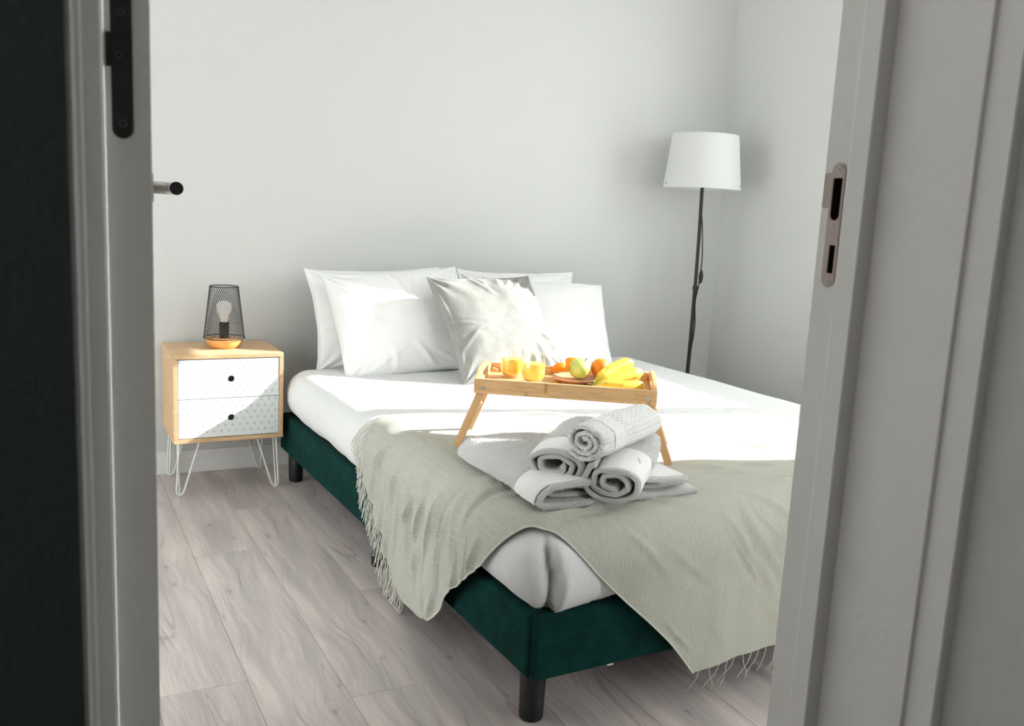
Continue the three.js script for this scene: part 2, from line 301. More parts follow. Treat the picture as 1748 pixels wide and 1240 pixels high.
// door frame
const extrudeY = (pts, y0, y1) => {   // pts in (x, z)
  const s = new THREE.Shape(pts.map(([x, z]) => new THREE.Vector2(x, -z)));
  return new THREE.ExtrudeGeometry(s, { depth: y1 - y0, bevelEnabled: false }).rotateX(-Math.PI / 2).translate(0, y0, 0);
};
{
  const R = 0.0015;
  const right = [[0.660, 2.8385], [0.5945, 2.8385], [0.5895, 2.8435], [0.5895, 2.8825], [0.5872, 2.8840], [0.5865, 2.8865], [0.5865, 2.9150], [0.5880, 2.9165], [0.6115, 2.9165], [0.6115, 3.0495 - R], [0.6125, 3.0495], [0.6165, 3.0495], [0.6175, 3.0505], [0.6175, HZ - R], [0.619, HZ], [0.660, HZ]];
  const t = struct('trim_1', null, null, 'white stepped door frame on the latch side');
  const ev = new Evaluator(); ev.useGroups = false;
  const A = new Brush(boxUV(extrudeY(right, 0, DH)), M.paint); A.updateMatrixWorld();
  let cut = A;
  for (const [z0, z1, y0, y1] of [[2.8605, 2.8775, 1.128, 1.186], [2.8655, 2.877, 1.058, 1.097]]) {
    const B = new Brush(boxUV(bx(0.58, 0.612, y0, y1, z0, z1)), M.rawWood); B.updateMatrixWorld();
    cut = ev.evaluate(cut, B, SUBTRACTION); cut.updateMatrixWorld();
    part('latch_pocket', merge([bx(0.6110, 0.6122, y0, y1, z0, z1), bx(0.5897, 0.6122, y0, y1, z0 - 0.0004, z0 + 0.0004), bx(0.5897, 0.6122, y0, y1, z1 - 0.0004, z1 + 0.0004), bx(0.5897, 0.6122, y0 - 0.0004, y0 + 0.0004, z0, z1), bx(0.5897, 0.6122, y1 - 0.0004, y1 + 0.0004, z0, z1)]), M.rawWood, t);
  }
  const jg = cut.geometry; jg.clearGroups();
  part('jamb', boxUV(jg), M.paint, t);
  // strike plate, drawn in (z, y)
  const s = new THREE.Shape(), za = 2.8575, zb = 2.8800, rr = (zb - za) / 2, ya = 1.041 + rr, yb = 1.2045 - rr, zl = 2.8455;
  s.moveTo(za, ya); s.absarc((za + zb) / 2, ya, rr, Math.PI, 2 * Math.PI, false); s.lineTo(zb, yb); s.absarc((za + zb) / 2, yb, rr, 0, Math.PI, false);
  s.lineTo(za, 1.1915); s.lineTo(zl + 0.002, 1.1915); s.lineTo(zl, 1.1895); s.lineTo(zl, 1.1475); s.lineTo(zl + 0.002, 1.1455); s.lineTo(za, 1.1455); s.lineTo(za, ya);
  const hole = (z0, z1, y0, y1, round) => { const h = new THREE.Path(); if (round) { const r = (z1 - z0) / 2; h.moveTo(z0, y1); h.lineTo(z1, y1); h.lineTo(z1, y0 + r); h.absarc((z0 + z1) / 2, y0 + r, r, 0, -Math.PI, true); h.lineTo(z0, y1); } else { h.moveTo(z0, y0); h.lineTo(z0, y1); h.lineTo(z1, y1); h.lineTo(z1, y0); h.lineTo(z0, y0); } s.holes.push(h); };
  hole(2.861, 2.877, 1.129, 1.185, true); hole(2.866, 2.8765, 1.0585, 1.0965, false);
  const pg = new THREE.ExtrudeGeometry(s, { depth: 0.0014, bevelEnabled: true, bevelSize: 0.0003, bevelThickness: 0.0003, bevelSegments: 1, curveSegments: 12 }).rotateY(-Math.PI / 2).translate(0.5893, 0, 0);
  // rotateY(-90deg) sends (x, y, z) to (-z, y, x)
  const sp = part('strike_plate', pg, M.plateMetal, t);
  sp.userData.label = 'worn metal strike plate with two openings';
  const screw = () => { const h = new THREE.CylinderGeometry(0.0030, 0.0034, 0.0012, 20).rotateZ(Math.PI / 2); const a = bx(-0.0008, -0.0004, -0.0016, 0.0016, -0.0005, 0.0005), b = bx(-0.0008, -0.0004, -0.0005, 0.0005, -0.0016, 0.0016); return [h, merge([a, b])]; };
  for (const [z, y] of [[2.8690, 1.197], [2.8688, 1.1215], [2.8690, 1.0475]]) {
    const [h, cr] = screw();
    const m = part('screw', h.translate(0.5870, y, z), M.zinc, sp);
    part('screw_slot', cr.translate(0.5870, y, z), M.darkIron, t).name = 'screw_slot';
  }
  const left = [[-0.350, 2.8385], [-0.3085, 2.8385], [-0.3085, 2.8825], [-0.3062, 2.8840], [-0.3055, 2.8865], [-0.3055, 2.9140], [-0.3080, 2.9165], [-0.3275, 2.9165], [-0.3275, 3.0480], [-0.3290, 3.0495], [-0.3335, 3.0495], [-0.3335, 3.0860], [-0.3360, HZ], [-0.350, HZ]];
  const t2 = struct('trim_2', null, null, 'white stepped door frame on the hinge side');
  part('jamb', boxUV(extrudeY(left.slice().reverse(), 0, DH)), M.paint, t2);
  struct('trim_3', boxUV(bx(JL - 0.005, JR + 0.005, DH, DH + 0.05, FZ, HZ)), M.paint, 'white head of the door frame');
}
// door leaf, open into the room
{
  const d = struct('door_1', null, null, 'white door standing open, hinge edge towards the hallway');
  d.position.set(-0.2604, 0, 2.834); d.rotation.y = -0.100;
  part('leaf', boxUV(rbx(-0.0395, 0, 0.008, 2.06, -0.86, 0, 0.0012, 1)), M.paint, d);
  const hs = new THREE.Shape(), a = -0.0335, b = -0.0155, y0 = 1.1685, y1 = 1.300, r = (b - a) / 2;
  hs.moveTo(a, y0 + r); hs.absarc((a + b) / 2, y0 + r, r, Math.PI, 2 * Math.PI, false); hs.lineTo(b, y1 - r); hs.absarc((a + b) / 2, y1 - r, r, 0, Math.PI, false);
  hs.lineTo(a, 1.262); hs.lineTo(-0.0375, 1.262); hs.lineTo(-0.0375, 1.232); hs.lineTo(a, 1.232); hs.lineTo(a, y0 + r);
  const hp = part('hinge', new THREE.ExtrudeGeometry(hs, { depth: 0.002, bevelEnabled: false, curveSegments: 14 }).translate(0, 0, -0.0006), M.darkIron, d);
  hp.userData.label = 'dark hinge plate with rounded ends';
  for (const [x, y] of [[-0.0245, 1.280], [-0.0270, 1.2422], [-0.0245, 1.182]]) {
    part('hinge_screw', new THREE.CylinderGeometry(0.0036, 0.0038, 0.0016, 18).rotateX(Math.PI / 2).translate(x, y, 0.0018), std(0x46524e, 0.4, { metalness: 0.6 }), hp);
    part('screw_recess', new THREE.CylinderGeometry(0.0016, 0.0016, 0.0018, 6).rotateX(Math.PI / 2).translate(x, y, 0.0020), M.rubber, d);
  }
  part('hinge_barrel', new THREE.CylinderGeometry(0.005, 0.005, 0.030, 14).translate(-0.0445, 1.247, 0.001), M.darkIron, d);
  const hy = 1.128, hz = -0.80;
  const h = part('handle', merge([new THREE.CylinderGeometry(0.025, 0.025, 0.008, 28).rotateZ(Math.PI / 2).translate(0.004, hy, hz), tube([V(0.004, hy, hz), V(0.030, hy, hz), V(0.036, hy, hz + 0.006), V(0.042, hy, hz + 0.022), V(0.042, hy, hz + 0.112)], 0.0106, 30, 14)]), M.steel, d);
  part('handle_cap', new THREE.CylinderGeometry(0.0108, 0.0110, 0.004, 24).rotateX(Math.PI / 2).translate(0.042, hy, hz + 0.114), M.rubber, h);
}
// hallway wall lamp, left of the camera
{
  const l = thing('wall_lamp', 'square white wall lamp in the hallway', 'lamp');
  part('lamp_housing', bx(-1.70, -1.665, 1.35, 1.95, 3.25, 3.85), M.paint, l);
  part('lamp_diffuser', bx(-1.665, -1.660, 1.37, 1.93, 3.27, 3.83), new THREE.MeshStandardMaterial({ color: 0xffffff, emissive: new THREE.Color(1, 0.94, 0.89), emissiveIntensity: 1.2 }), l);
  const a = new THREE.RectAreaLight(new THREE.Color(1, 0.94, 0.89), 3.7, 0.56, 0.56);
  a.position.set(-1.655, 1.65, 3.55); a.lookAt(0, 1.65, 3.55); l.add(a);
}

// ------------------------------------------------------------------ bed
const BX = 0.5459, BZ = 2.1925, BR = 0.02748;
const onBed = o => { o.position.set(BX, 0, BZ); o.rotation.y = BR; return o; };
{
  const b = onBed(thing('platform_bed', 'dark green velvet bed base on black round legs', 'bed'));
  const y0 = 0.126, y1 = 0.274, W = 1.61, L = 2.0;
  const rail = (x0, x1, z0, z1) => boxUV(rbx(x0, x1, y0, y1, z0, z1, 0.012, 4));
  part('side_rail', rail(0, 0.04, -L, -0.004), M.velvet, b);
  part('side_rail', rail(W - 0.04, W, -L, -0.004), M.velvet, b);
  part('front_rail', boxUV(rbx(0.009, W - 0.009, y0 - 0.003, y1 + 0.002, -0.034, 0.014, 0.012, 4)), M.velvet, b);
  part('head_rail', rail(0.03, W - 0.03, -L, -L + 0.04), M.velvet, b);
  part('slat_deck', bx(0.03, W - 0.03, 0.20, 0.262, -L + 0.02, -0.02), M.blackLeg, b);
  const lg = new THREE.LatheGeometry([[0, 0], [0.024, 0], [0.0275, 0.004], [0.030, 0.13], [0, 0.13]].map(p => new THREE.Vector2(...p)), 32);
  for (const x of [0.05, W - 0.05]) for (const z of [-0.055, -1.0, -L + 0.055]) part('leg', lg.clone().translate(x, 0, z), M.blackLeg, b);
  part('care_tag', bx(0.215, 0.232, 0.112, 0.124, -0.006, -0.005), M.whiteRod, b);
}
// mattress wrapped in white bedding
const topCreases = folds(Array.from({ length: 46 }, () => fold(rnd() * 1.4, -1.4 + rnd() * 0.75, (rnd() - 0.5) * 0.9, 0.05 + 0.12 * rnd(), 0.006 + 0.012 * rnd(), 0.0015 + 0.003 * rnd(), (rnd() - 0.5) * 2)));
const MX0 = -0.024, MX1 = 1.70, MZ0 = -1.985, MZ1 = 0.034, MT = 0.460, MB = 0.262, MR = 0.095;
const taper = P => { P.x += 0.020 * clamp(-P.z / 2, 0, 1) * (1 - clamp((P.x - MX0) / (MX1 - MX0), 0, 1)); return P; };   // the mattress sits a little askew on its base
function softTop(x, z) {   // height of the made bed in bed coordinates
  const dx = Math.max(MX0 + MR - x, x - (MX1 - MR), 0), dz = Math.max(MZ0 + MR - z, z - (MZ1 - MR), 0), d = Math.min(Math.hypot(dx, dz), MR);
  return MT - (MR - Math.sqrt(MR * MR - d * d));
}
{
  const w = MX1 - MX0, h = MT - MB, d = MZ1 - MZ0, c = V((MX0 + MX1) / 2, (MT + MB) / 2, (MZ0 + MZ1) / 2);
  const g = new THREE.BoxGeometry(w, h, d, 130, 40, 190), p = g.attributes.position, nn = V();
  const inner = V(w / 2 - MR, h / 2 - MR, d / 2 - MR);
  const rem = (t, half, r) => { const a = Math.abs(t) / half, s = Math.sign(t); return s * (a < 0.5 ? a / 0.5 * (half - r) : 0) || 0; };
  for (let i = 0; i < p.count; i++) {
    const v = V(p.getX(i), p.getY(i), p.getZ(i));
    const q = V(clamp(v.x, -inner.x, inner.x), clamp(v.y, -inner.y, inner.y), clamp(v.z, -inner.z, inner.z));
    const dir = v.clone().sub(q); if (dir.lengthSq() > 0) dir.normalize();
    const o = q.clone().addScaledVector(dir, MR);
    // keep flat faces flat where only one axis is out
    const W = o.clone().add(c);
    let k = 0.006 * fbm(W.x * 3, W.z * 3, W.y * 3, 2) + topCreases(W.x, W.z) * sm(0.3, 0.9, dir.y);
    const side = 1 - Math.abs(dir.y);
    k += side * (0.005 * N3(W.z * 5, W.x * 5, W.y * 2) + 0.003 * N3(W.z * 14, W.x * 14, 3));
    // folded corner of the bedding at the foot
    const ca = Math.atan2(W.z - (MZ1 - MR), -(W.x - (MX0 + MR)));
    if (W.x < MX0 + MR + 0.09 && W.z > MZ1 - MR - 0.12) {
      const line = 0.98 + 0.30 * Math.sin((MT - W.y) * 11) - 0.10, t = ca - line, dn = sm(MT - 0.005, MT - 0.06, W.y);
      k += dn * (-0.030 * Math.exp(-(t * t) / 0.012) + 0.016 * sm(0, 0.25, t) * Math.exp(-Math.max(0, t - 0.2) * 1.2) + 0.006 * Math.exp(-((t + 0.45) ** 2) / 0.08));
    }
    const low = sm(MB + 0.09, MB + 0.01, W.y);
    o.addScaledVector(dir, k);
    o.y += low * 0.010 * (N3(W.z * 6, W.x * 6, 1) + 0.5 * N3(W.z * 15, W.x * 15, 2));
    o.add(c); taper(o); p.setXYZ(i, o.x, o.y, o.z);
  }
  const m = onBed(single('mattress', smoothNormals(boxUV(g)), M.sheet, 'white mattress in tucked white bedding on the green bed base', 'mattress'));
}

// ------------------------------------------------------------------ throw blanket (net of the made bed: x, z on the top, running on down the left and the foot)
const arc = MR * Math.PI / 2;
const dropL = y => y >= MT - MR ? MX0 + MR - MR * Math.acos(clamp((y - MT + MR) / MR, -1, 1)) : MX0 + MR - arc - (MT - MR - y);
const dropF = y => y >= MT - MR ? MZ1 - MR + MR * Math.acos(clamp((y - MT + MR) / MR, -1, 1)) : MZ1 - MR + arc + (MT - MR - y);
function net(X, Z, lift) {
  const a = Math.max(0, MX0 + MR - X), b = Math.max(0, Z - (MZ1 - MR)), s = Math.hypot(a, b);
  if (s === 0) return { P: V(X, MT + lift, Z), N: V(0, 1, 0) };
  const dx = -a / s, dz = b / s, bxx = Math.max(X, MX0 + MR), bzz = Math.min(Z, MZ1 - MR);
  if (s < arc) { const t = s / MR, N = V(dx * Math.sin(t), Math.cos(t), dz * Math.sin(t)); return { P: V(bxx, MT - MR, bzz).addScaledVector(N, MR + lift), N }; }
  const N = V(dx, 0, dz); return { P: V(bxx + dx * (MR + lift), MT - MR - (s - arc), bzz + dz * (MR + lift)), N };
}
function poly(pts) {   // arc-length parametrised smooth polyline in the net
  const c = new THREE.CatmullRomCurve3(pts.map(([x, z]) => V(x, 0, z)), false, 'centripetal'); c.arcLengthDivisions = 400;
  return t => { const p = c.getPointAt(clamp(t, 0, 1)); return [p.x, p.z]; };
}
const e1 = poly([[0.055, -1.055], [dropL(0.425), -0.995], [dropL(0.380), -0.976], [dropL(0.292), -0.945], [dropL(0.252), -0.887], [dropL(0.205), -0.83], [dropL(0.139), -0.773], [dropL(0.107), -0.716], [dropL(0.078), -0.683], [dropL(0.058), -0.63], [dropL(0.06), -0.52], [dropL(0.078), -0.440]]);
const e2 = poly([[dropL(0.078), -0.440], [dropL(0.139), -0.370], [dropL(0.176), -0.351], [dropL(0.277), -0.231], [dropL(0.350), -0.149], [0.010, -0.050], [0.050, dropF(0.445)], [0.104, dropF(0.395)], [0.212, dropF(0.291)], [0.290, dropF(0.221)], [0.353, dropF(0.160)], [0.424, dropF(0.076)]]);
const e3 = poly([[1.40, -0.50], [1.40, -0.15], [1.38, dropF(0.38)], [1.20, dropF(0.20)], [0.95, dropF(0.11)], [0.664, dropF(0.092)], [0.531, dropF(0.090)], [0.424, dropF(0.076)]]);
const e4 = poly([[0.055, -1.055], [0.206, -1.040], [0.55, -0.92], [0.928, -0.797], [1.059, -0.705], [1.299, -0.538], [1.40, -0.50]]);
const throwFolds = folds([
  // down the left side
  ...Array.from({ length: 26 }, () => fold(-0.05 - 0.33 * rnd(), -0.95 + 0.80 * rnd(), (rnd() - 0.5) * 0.55 + 0.12, 0.06 + 0.16 * rnd(), 0.007 + 0.012 * rnd(), 0.005 + 0.007 * rnd(), (rnd() - 0.5) * 1.5)),
  ...Array.from({ length: 12 }, () => fold(-0.10 - 0.22 * rnd(), -0.85 + 0.65 * rnd(), (rnd() - 0.5) * 0.35 + 0.1, 0.14 + 0.14 * rnd(), 0.0035 + 0.003 * rnd(), 0.004 + 0.003 * rnd(), (rnd() - 0.5) * 1.2)),
  // bunched along the top
  ...Array.from({ length: 34 }, () => fold(0.05 + 1.25 * rnd(), -0.95 + 0.90 * rnd(), (rnd() - 0.5) * 0.8 + 0.25, 0.06 + 0.16 * rnd(), 0.007 + 0.013 * rnd(), 0.005 + 0.008 * rnd(), (rnd() - 0.5) * 1.6)),
  // pulled slantwise over the foot
  ...Array.from({ length: 24 }, () => fold(0.25 + 0.6 * rnd(), 0.0 + 0.5 * rnd(), 0.9 + (rnd() - 0.5) * 0.5, 0.05 + 0.13 * rnd(), 0.005 + 0.009 * rnd(), 0.002 + 0.0035 * rnd(), (rnd() - 0.5) * 1.2)),
]);
function throwAt(u, v) {   // u 0 = fringed left edge, 1 = fringed foot edge; v 0 = back edge, 1 = front edge
  const c0 = e4(u), c1 = e2(u), d0 = e1(v), d1 = e3(v), A = e4(0), B = e4(1), C = e2(0), D = e2(1);
  const co = k => (1 - v) * c0[k] + v * c1[k] + (1 - u) * d0[k] + u * d1[k] - ((1 - u) * (1 - v) * A[k] + u * (1 - v) * B[k] + (1 - u) * v * C[k] + u * v * D[k]);
  const X = co(0), Z = co(1);
  const a = Math.max(0, MX0 + MR - X), b = Math.max(0, Z - (MZ1 - MR)), s = Math.hypot(a, b), hang = sm(arc * 0.4, arc * 2.2, s);
  const lf = a > b ? 1 : 0;
  const edge = Math.min(1, 14 * Math.min(u, 1 - u, v, 1 - v));
  let k = 0.010;
  const along = lf ? Z : X;
  k += hang * (0.006 + 0.011 * N3(along * 6.5, (a + b) * 0.9, 5) + 0.004 * N3(along * 17, (a + b) * 1.4, 9));   // drape where the cloth hangs
  const t = 1 - hang;
  k += t * (0.012 * Math.max(0, N3(X * 2.0, Z * 6.0 + X * 1.2, 2) + 0.1) + 0.004 * Math.max(0, N3(X * 4 + Z * 2, Z * 13, 7)));   // soft rumples on the top
  k += throwFolds(X, Z);
  k = Math.max(0.003, k);
  const { P, N } = net(X, Z, k); taper(P);
  return { P, N, X, Z, edge };
}
{
  const NU = 300, NV = 300, top = [], th = 0.003;
  const g1 = gridGeo(NU, NV, (u, v) => throwAt(u, v).P);
  // ribs run along the bed, across the drop at the side
  for (let j = 0; j <= NV; j++) for (let i = 0; i <= NU; i++) { const k = j * (NU + 1) + i; const q = throwAt(i / NU, j / NV); g1.attributes.uv.setXY(k, q.Z * 10, q.X * 10); }
  g1.computeVertexNormals();
  const n = g1.attributes.normal, p = g1.attributes.position;
  const flip = n.getY((NU + 1) * 60 + 150) < 0;
  if (flip) { const ix = g1.index.array; for (let i = 0; i < ix.length; i += 3) { const a = ix[i]; ix[i] = ix[i + 1]; ix[i + 1] = a; } g1.computeVertexNormals(); }
  const t = onBed(thing('throw_blanket', 'pale sage ribbed throw with fringed ends draped over the foot of the bed', 'blanket'));
  part('cloth', g1, M.throw, t);
  // turned hem along the three free edges
  const hem = (f, n0) => tube(Array.from({ length: n0 }, (_, i) => f(i / (n0 - 1))), 0.0022, n0 * 2, 6);
  part('hem', hem(s => throwAt(s, 1).P.clone(), 70), M.tassel, t);
  // fringe: every strand hangs by itself
  const strand = (A, dirs, r) => { const pts = [A.clone()]; let P = A.clone(); for (const d of dirs) { P = P.clone().add(d); pts.push(P); } return tube(pts, r, 8, 4); };
  const NS = 110;
  for (let i = 0; i < NS; i++) {
    const s = 0.02 + 0.76 * i / (NS - 1) + (rnd() - 0.5) * 0.004, q = throwAt(0, s), A = q.P;
    const L = 0.090 + 0.026 * rnd(), sway = (rnd() - 0.5) * 0.020, curl = (rnd() - 0.5) * 0.010;
    const dirs = []; let last = A;
    for (let k = 1; k <= 5; k++) {   // each strand lies down the side of the bed from the cloth's edge
      const f = k / 5, P = taper(net(q.X - L * f, q.Z - 0.046 * f + sway * f + curl * Math.sin(f * 5), 0.006 + 0.004 * Math.abs(Math.sin(f * 4 + i))).P);
      P.y = Math.max(P.y, 0.006); dirs.push(P.clone().sub(last)); last = P;
    }
    part('tassel', strand(A, dirs, 0.0013), M.tassel, t);
  }
  for (let i = 0; i < 26; i++) {
    const s = 0.99 - 0.42 * i / 25, A = throwAt(1, s).P, w = (rnd() - 0.5) * 0.02;
    const d = [V(w, -0.03, -0.005), V(w + 0.004, -0.03, -0.012 + w), V(w, -0.025, -0.012)];
    const low = A.y - 0.006; d.forEach(v => v.y = Math.max(v.y, -low / 3.2));
    part('tassel', strand(A, d, 0.0013), M.tassel, t);
  }
}

// ------------------------------------------------------------------ pillows
function pillowGeo(w, h, t, o = {}) {
  const { pinch = 0.06, s = 1, wr = 1, pw = 0.42, n = 110, flange = 0 } = o;
  const cre = folds(Array.from({ length: 22 }, () => {
    const e = Math.floor(rnd() * 4), f = rnd() * 1.8 - 0.9, X = (e < 2 ? f : e === 2 ? 0.8 : -0.8) * w / 2, Y = (e === 0 ? 0.8 : e === 1 ? -0.8 : f) * h / 2;
    return fold(X * 0.92, Y * 0.92, Math.atan2(-Y, -X) + (rnd() - 0.5) * 0.9, 0.03 + 0.10 * rnd(), 0.005 + 0.009 * rnd(), 0.0015 + 0.004 * rnd(), (rnd() - 0.5) * 3);
  }));
  const side = sg => gridGeo(n, n, (a, b) => {
    let u = a * 2 - 1, v = b * 2 - 1;
    u = Math.sign(u) * Math.pow(Math.abs(u), 0.8); v = Math.sign(v) * Math.pow(Math.abs(v), 0.8);
    const fu = flange ? clamp(Math.abs(u) / (1 - flange), 0, 1) : Math.abs(u), fv = flange ? clamp(Math.abs(v) / (1 - flange), 0, 1) : Math.abs(v);
    const e = Math.pow(Math.max(0, (1 - fu * fu) * (1 - fv * fv)), pw);
    const x = w / 2 * u * (1 - pinch * (1 - v * v) * Math.abs(u)), y = h / 2 * v * (1 - pinch * 0.9 * (1 - u * u) * Math.abs(v));
    let z = t / 2 * e;
    const cx = 1 - Math.abs(u), cy = 1 - Math.abs(v), ang = Math.atan2(cy, cx);
    const cor = Math.exp(-(cx * cx + cy * cy) / 0.22);
    const rim = sm(0, 0.10, cx) * sm(0, 0.10, cy);
    z += wr * rim * (0.004 * cor * Math.sin(ang * 11 + s * 3 + Math.sign(u) + Math.sign(v) * 2) + 0.010 * N3(u * 1.5 + s * 5, v * 1.5, s) + 0.002 * N3(u * 5 + s * 5, v * 5, s + 3));
    z += wr * rim * cre(x, y) * (sg > 0 ? 1 : 0.5);
    z = Math.max(z, 0.0035 * sm(0, 0.02, Math.min(cx, cy)));
    const off = 0.006 * N3(u * 2 + s, v * 2, s * 3) * (1 - rim) * 2;
    return V(x, y, sg * Math.max(z, 0) + off);
  }, (a, b) => [a * w, b * h]);
  const f = side(1), bk = side(-1), ix = f.index.array;
  for (let i = 0; i < ix.length; i += 3) { const c = ix[i]; ix[i] = ix[i + 1]; ix[i + 1] = c; }
  if (f.attributes.position) { f.computeVertexNormals(); }
  const g = mergeGeometries([f, bk]);
  return smoothNormals(g);
}
function place(m, x, y, z, lean, yaw = 0, roll = 0) { m.position.set(x, y, z); m.rotation.order = 'YXZ'; m.rotation.set(-lean, yaw, roll); return m; }
place(single('pillow', pillowGeo(0.60, 0.435, 0.11, { s: 1, flange: 0.05, pinch: 0.09 }), M.pillow, 'white pillow leaning at the back left, behind the front left pillow', 'pillow', 'white bed pillows'), 0.905, 0.648, 0.180, 0.36, 0.02, 0.025);
place(single('pillow', pillowGeo(0.585, 0.455, 0.155, { s: 2.3, wr: 1.3, pinch: 0.04 }), M.pillow, 'puffy white pillow with a sun patch, left of the grey cushion', 'pillow', 'white bed pillows'), 0.955, 0.647, 0.318, 0.50, 0.0, 0.085);
place(single('pillow', pillowGeo(0.60, 0.435, 0.12, { s: 3.1, flange: 0.05, pinch: 0.08 }), M.pillow, 'white pillow at the back, its top showing behind the grey cushion', 'pillow', 'white bed pillows'), 1.570, 0.645, 0.180, 0.36, 0.0, -0.01);
place(single('pillow', pillowGeo(0.60, 0.42, 0.15, { s: 4.7 }), M.pillow, 'white pillow right of the grey cushion, nearest the floor lamp', 'pillow', 'white bed pillows'), 1.632, 0.626, 0.330, 0.46, -0.02, -0.05);
place(single('cushion', pillowGeo(0.485, 0.50, 0.15, { s: 6.2, wr: 1.4, pinch: 0.09 }), M.linen, 'grey linen square cushion in front of the white pillows', 'cushion'), 1.275, 0.652, 0.535, 0.72, 0.05, 0.035);

// ------------------------------------------------------------------ nightstand
const NX = 0.0692, NZ = 0.016, NW = 0.40, ND = 0.316, NL = 0.2064, NT = 0.5383;
{
  const t = thing('nightstand', 'small light oak nightstand with two patterned drawers and white hairpin legs', 'nightstand');
  const p = 0.016;
  part('body', boxUV(merge([rbx(0, NW, NT - NL - p, NT - NL, 0, ND, 0.0015, 1), rbx(0, NW, 0, p, 0, ND, 0.0015, 1), rbx(0, p, p, NT - NL - p, 0, ND, 0.0015, 1), rbx(NW - p, NW, p, NT - NL - p, 0, ND, 0.0015, 1), bx(p, NW - p, p, NT - NL - p, 0.002, 0.008)].map(g => g.translate(NX, NL, NZ)))), M.standOak, t);
  // printed drawer fronts: hemp-leaf star pattern in thin grey line
  const cv = document.createElement('canvas'); cv.width = 1536; cv.height = 620; const c = cv.getContext('2d');
  const S = cv.width / 0.364; c.fillStyle = '#eef1ee'; c.fillRect(0, 0, cv.width, cv.height);
  const a = 0.0268 * S, hh = a * Math.sqrt(3) / 2; c.strokeStyle = '#9fa7a8'; c.lineWidth = 2.4;
  const ln = (x0, y0, x1, y1) => { c.beginPath(); c.moveTo(x0, y0); c.lineTo(x1, y1); c.stroke(); };
  for (let r = -1; r < 12; r++) for (let q = -1; q < 17; q++) {
    const x = q * a + (r % 2 ? a / 2 : 0) + 22, y = r * hh + 40;
    const nb = []; for (let k = 0; k < 6; k++) nb.push([x + a * Math.cos(k * Math.PI / 3), y + a * Math.sin(k * Math.PI / 3)]);
    for (let k = 0; k < 3; k++) ln(x, y, ...nb[k]);
    for (let k = 0; k < 6; k++) { const k2 = (k + 1) % 6; const m = [(x + nb[k][0] + nb[k2][0]) / 3, (y + nb[k][1] + nb[k2][1]) / 3]; ln(x, y, ...m); }
    c.fillStyle = '#8c9496'; c.beginPath(); c.arc(x, y, 6, 0, 7); c.fill();
  }
  const tex = new THREE.CanvasTexture(cv); tex.colorSpace = THREE.SRGBColorSpace; tex.anisotropy = 8;
  const print = std(0xffffff, 0.55, { map: tex });
  const x0 = p + 0.002, x1 = NW - p - 0.002, yb = p + 0.003, yt = NT - NL - p - 0.003, ym = (yb + yt) / 2;
  for (const [ya, yc] of [[ym + 0.0012, yt], [yb, ym - 0.0012]]) {
    const s = new THREE.Shape(); s.moveTo(x0, ya); s.lineTo(x1, ya); s.lineTo(x1, yc); s.lineTo(x0, yc); s.lineTo(x0, ya);
    const h = new THREE.Path(); h.absarc(NW / 2 + 0.006, (ya + yc) / 2 - 0.002, 0.0125, 0, Math.PI * 2, true); s.holes.push(h);
    const g = new THREE.ExtrudeGeometry(s, { depth: 0.014, bevelEnabled: false, curveSegments: 28 });
    const ps = g.attributes.position, uv = g.attributes.uv; for (let i = 0; i < ps.count; i++) uv.setXY(i, (ps.getX(i) - x0) / (x1 - x0), (ps.getY(i) - ya) / (yc - ya));
    const d = part('drawer', g.translate(NX, NL, NZ + ND - 0.016), print, t);
    d.userData.label = 'white drawer front printed with a fine star pattern and a round finger hole';
    part('drawer_box', merge([bx(x0 + 0.006, x1 - 0.006, ya + 0.008, ya + 0.012, 0.012, ND - 0.02), bx(x0 + 0.006, x0 + 0.012, ya + 0.008, yc - 0.02, 0.012, ND - 0.02), bx(x1 - 0.012, x1 - 0.006, ya + 0.008, yc - 0.02, 0.012, ND - 0.02), bx(x0 + 0.006, x1 - 0.006, ya + 0.008, yc - 0.008, ND - 0.024, ND - 0.019)].map(q => q.translate(NX, NL, NZ))), M.blackMetal, t);
  }
  // hairpin legs
  for (const sx of [0, 1]) for (const sz of [0, 1]) {
    const X = NX + (sx ? NW - 0.022 : 0.022), Z = NZ + (sz ? ND - 0.022 : 0.022), dx = sx ? -1 : 1, dz = sz ? -1 : 1, y = 0.0045;
    const T = V(X - dx * 0.001, y, Z), r = 0.0036;
    const one = (E1, E2) => { const c = new THREE.CurvePath(); const l = V(T.x, T.y, T.z);
      const d1 = E1.clone().sub(l).normalize(), d2 = E2.clone().sub(l).normalize(), k = 0.028;
      const A = l.clone().addScaledVector(d1, k), B = l.clone().addScaledVector(d2, k);
      const spread = E2.clone().sub(E1).setY(0).normalize().multiplyScalar(0.010);
      A.addScaledVector(spread, -1); B.addScaledVector(spread, 1);
      c.add(new THREE.LineCurve3(E1, A)); c.add(new THREE.CubicBezierCurve3(A, A.clone().addScaledVector(A.clone().sub(E1).normalize(), 0.034), B.clone().addScaledVector(B.clone().sub(E2).normalize(), 0.034), B)); c.add(new THREE.LineCurve3(B, E2));
      return new THREE.TubeGeometry(c, 60, r, 8, false); };
    const E0 = V(X, NL, Z), E1 = V(X + dx * 0.072, NL, Z), E2 = V(X, NL, Z + dz * 0.05);
    const rod = new THREE.TubeGeometry(new THREE.LineCurve3(E2, V(T.x, T.y + 0.006, T.z)), 2, r, 8, false);
    const plate = bx(Math.min(X, X + dx * 0.08) - 0.006, Math.max(X, X + dx * 0.08) + 0.006, NL - 0.003, NL, Math.min(Z, Z + dz * 0.056) - 0.006, Math.max(Z, Z + dz * 0.056) + 0.006);
    const g = merge([one(E0, E1), rod, plate]);
    g.computeBoundingBox(); const low = g.boundingBox.min.y;
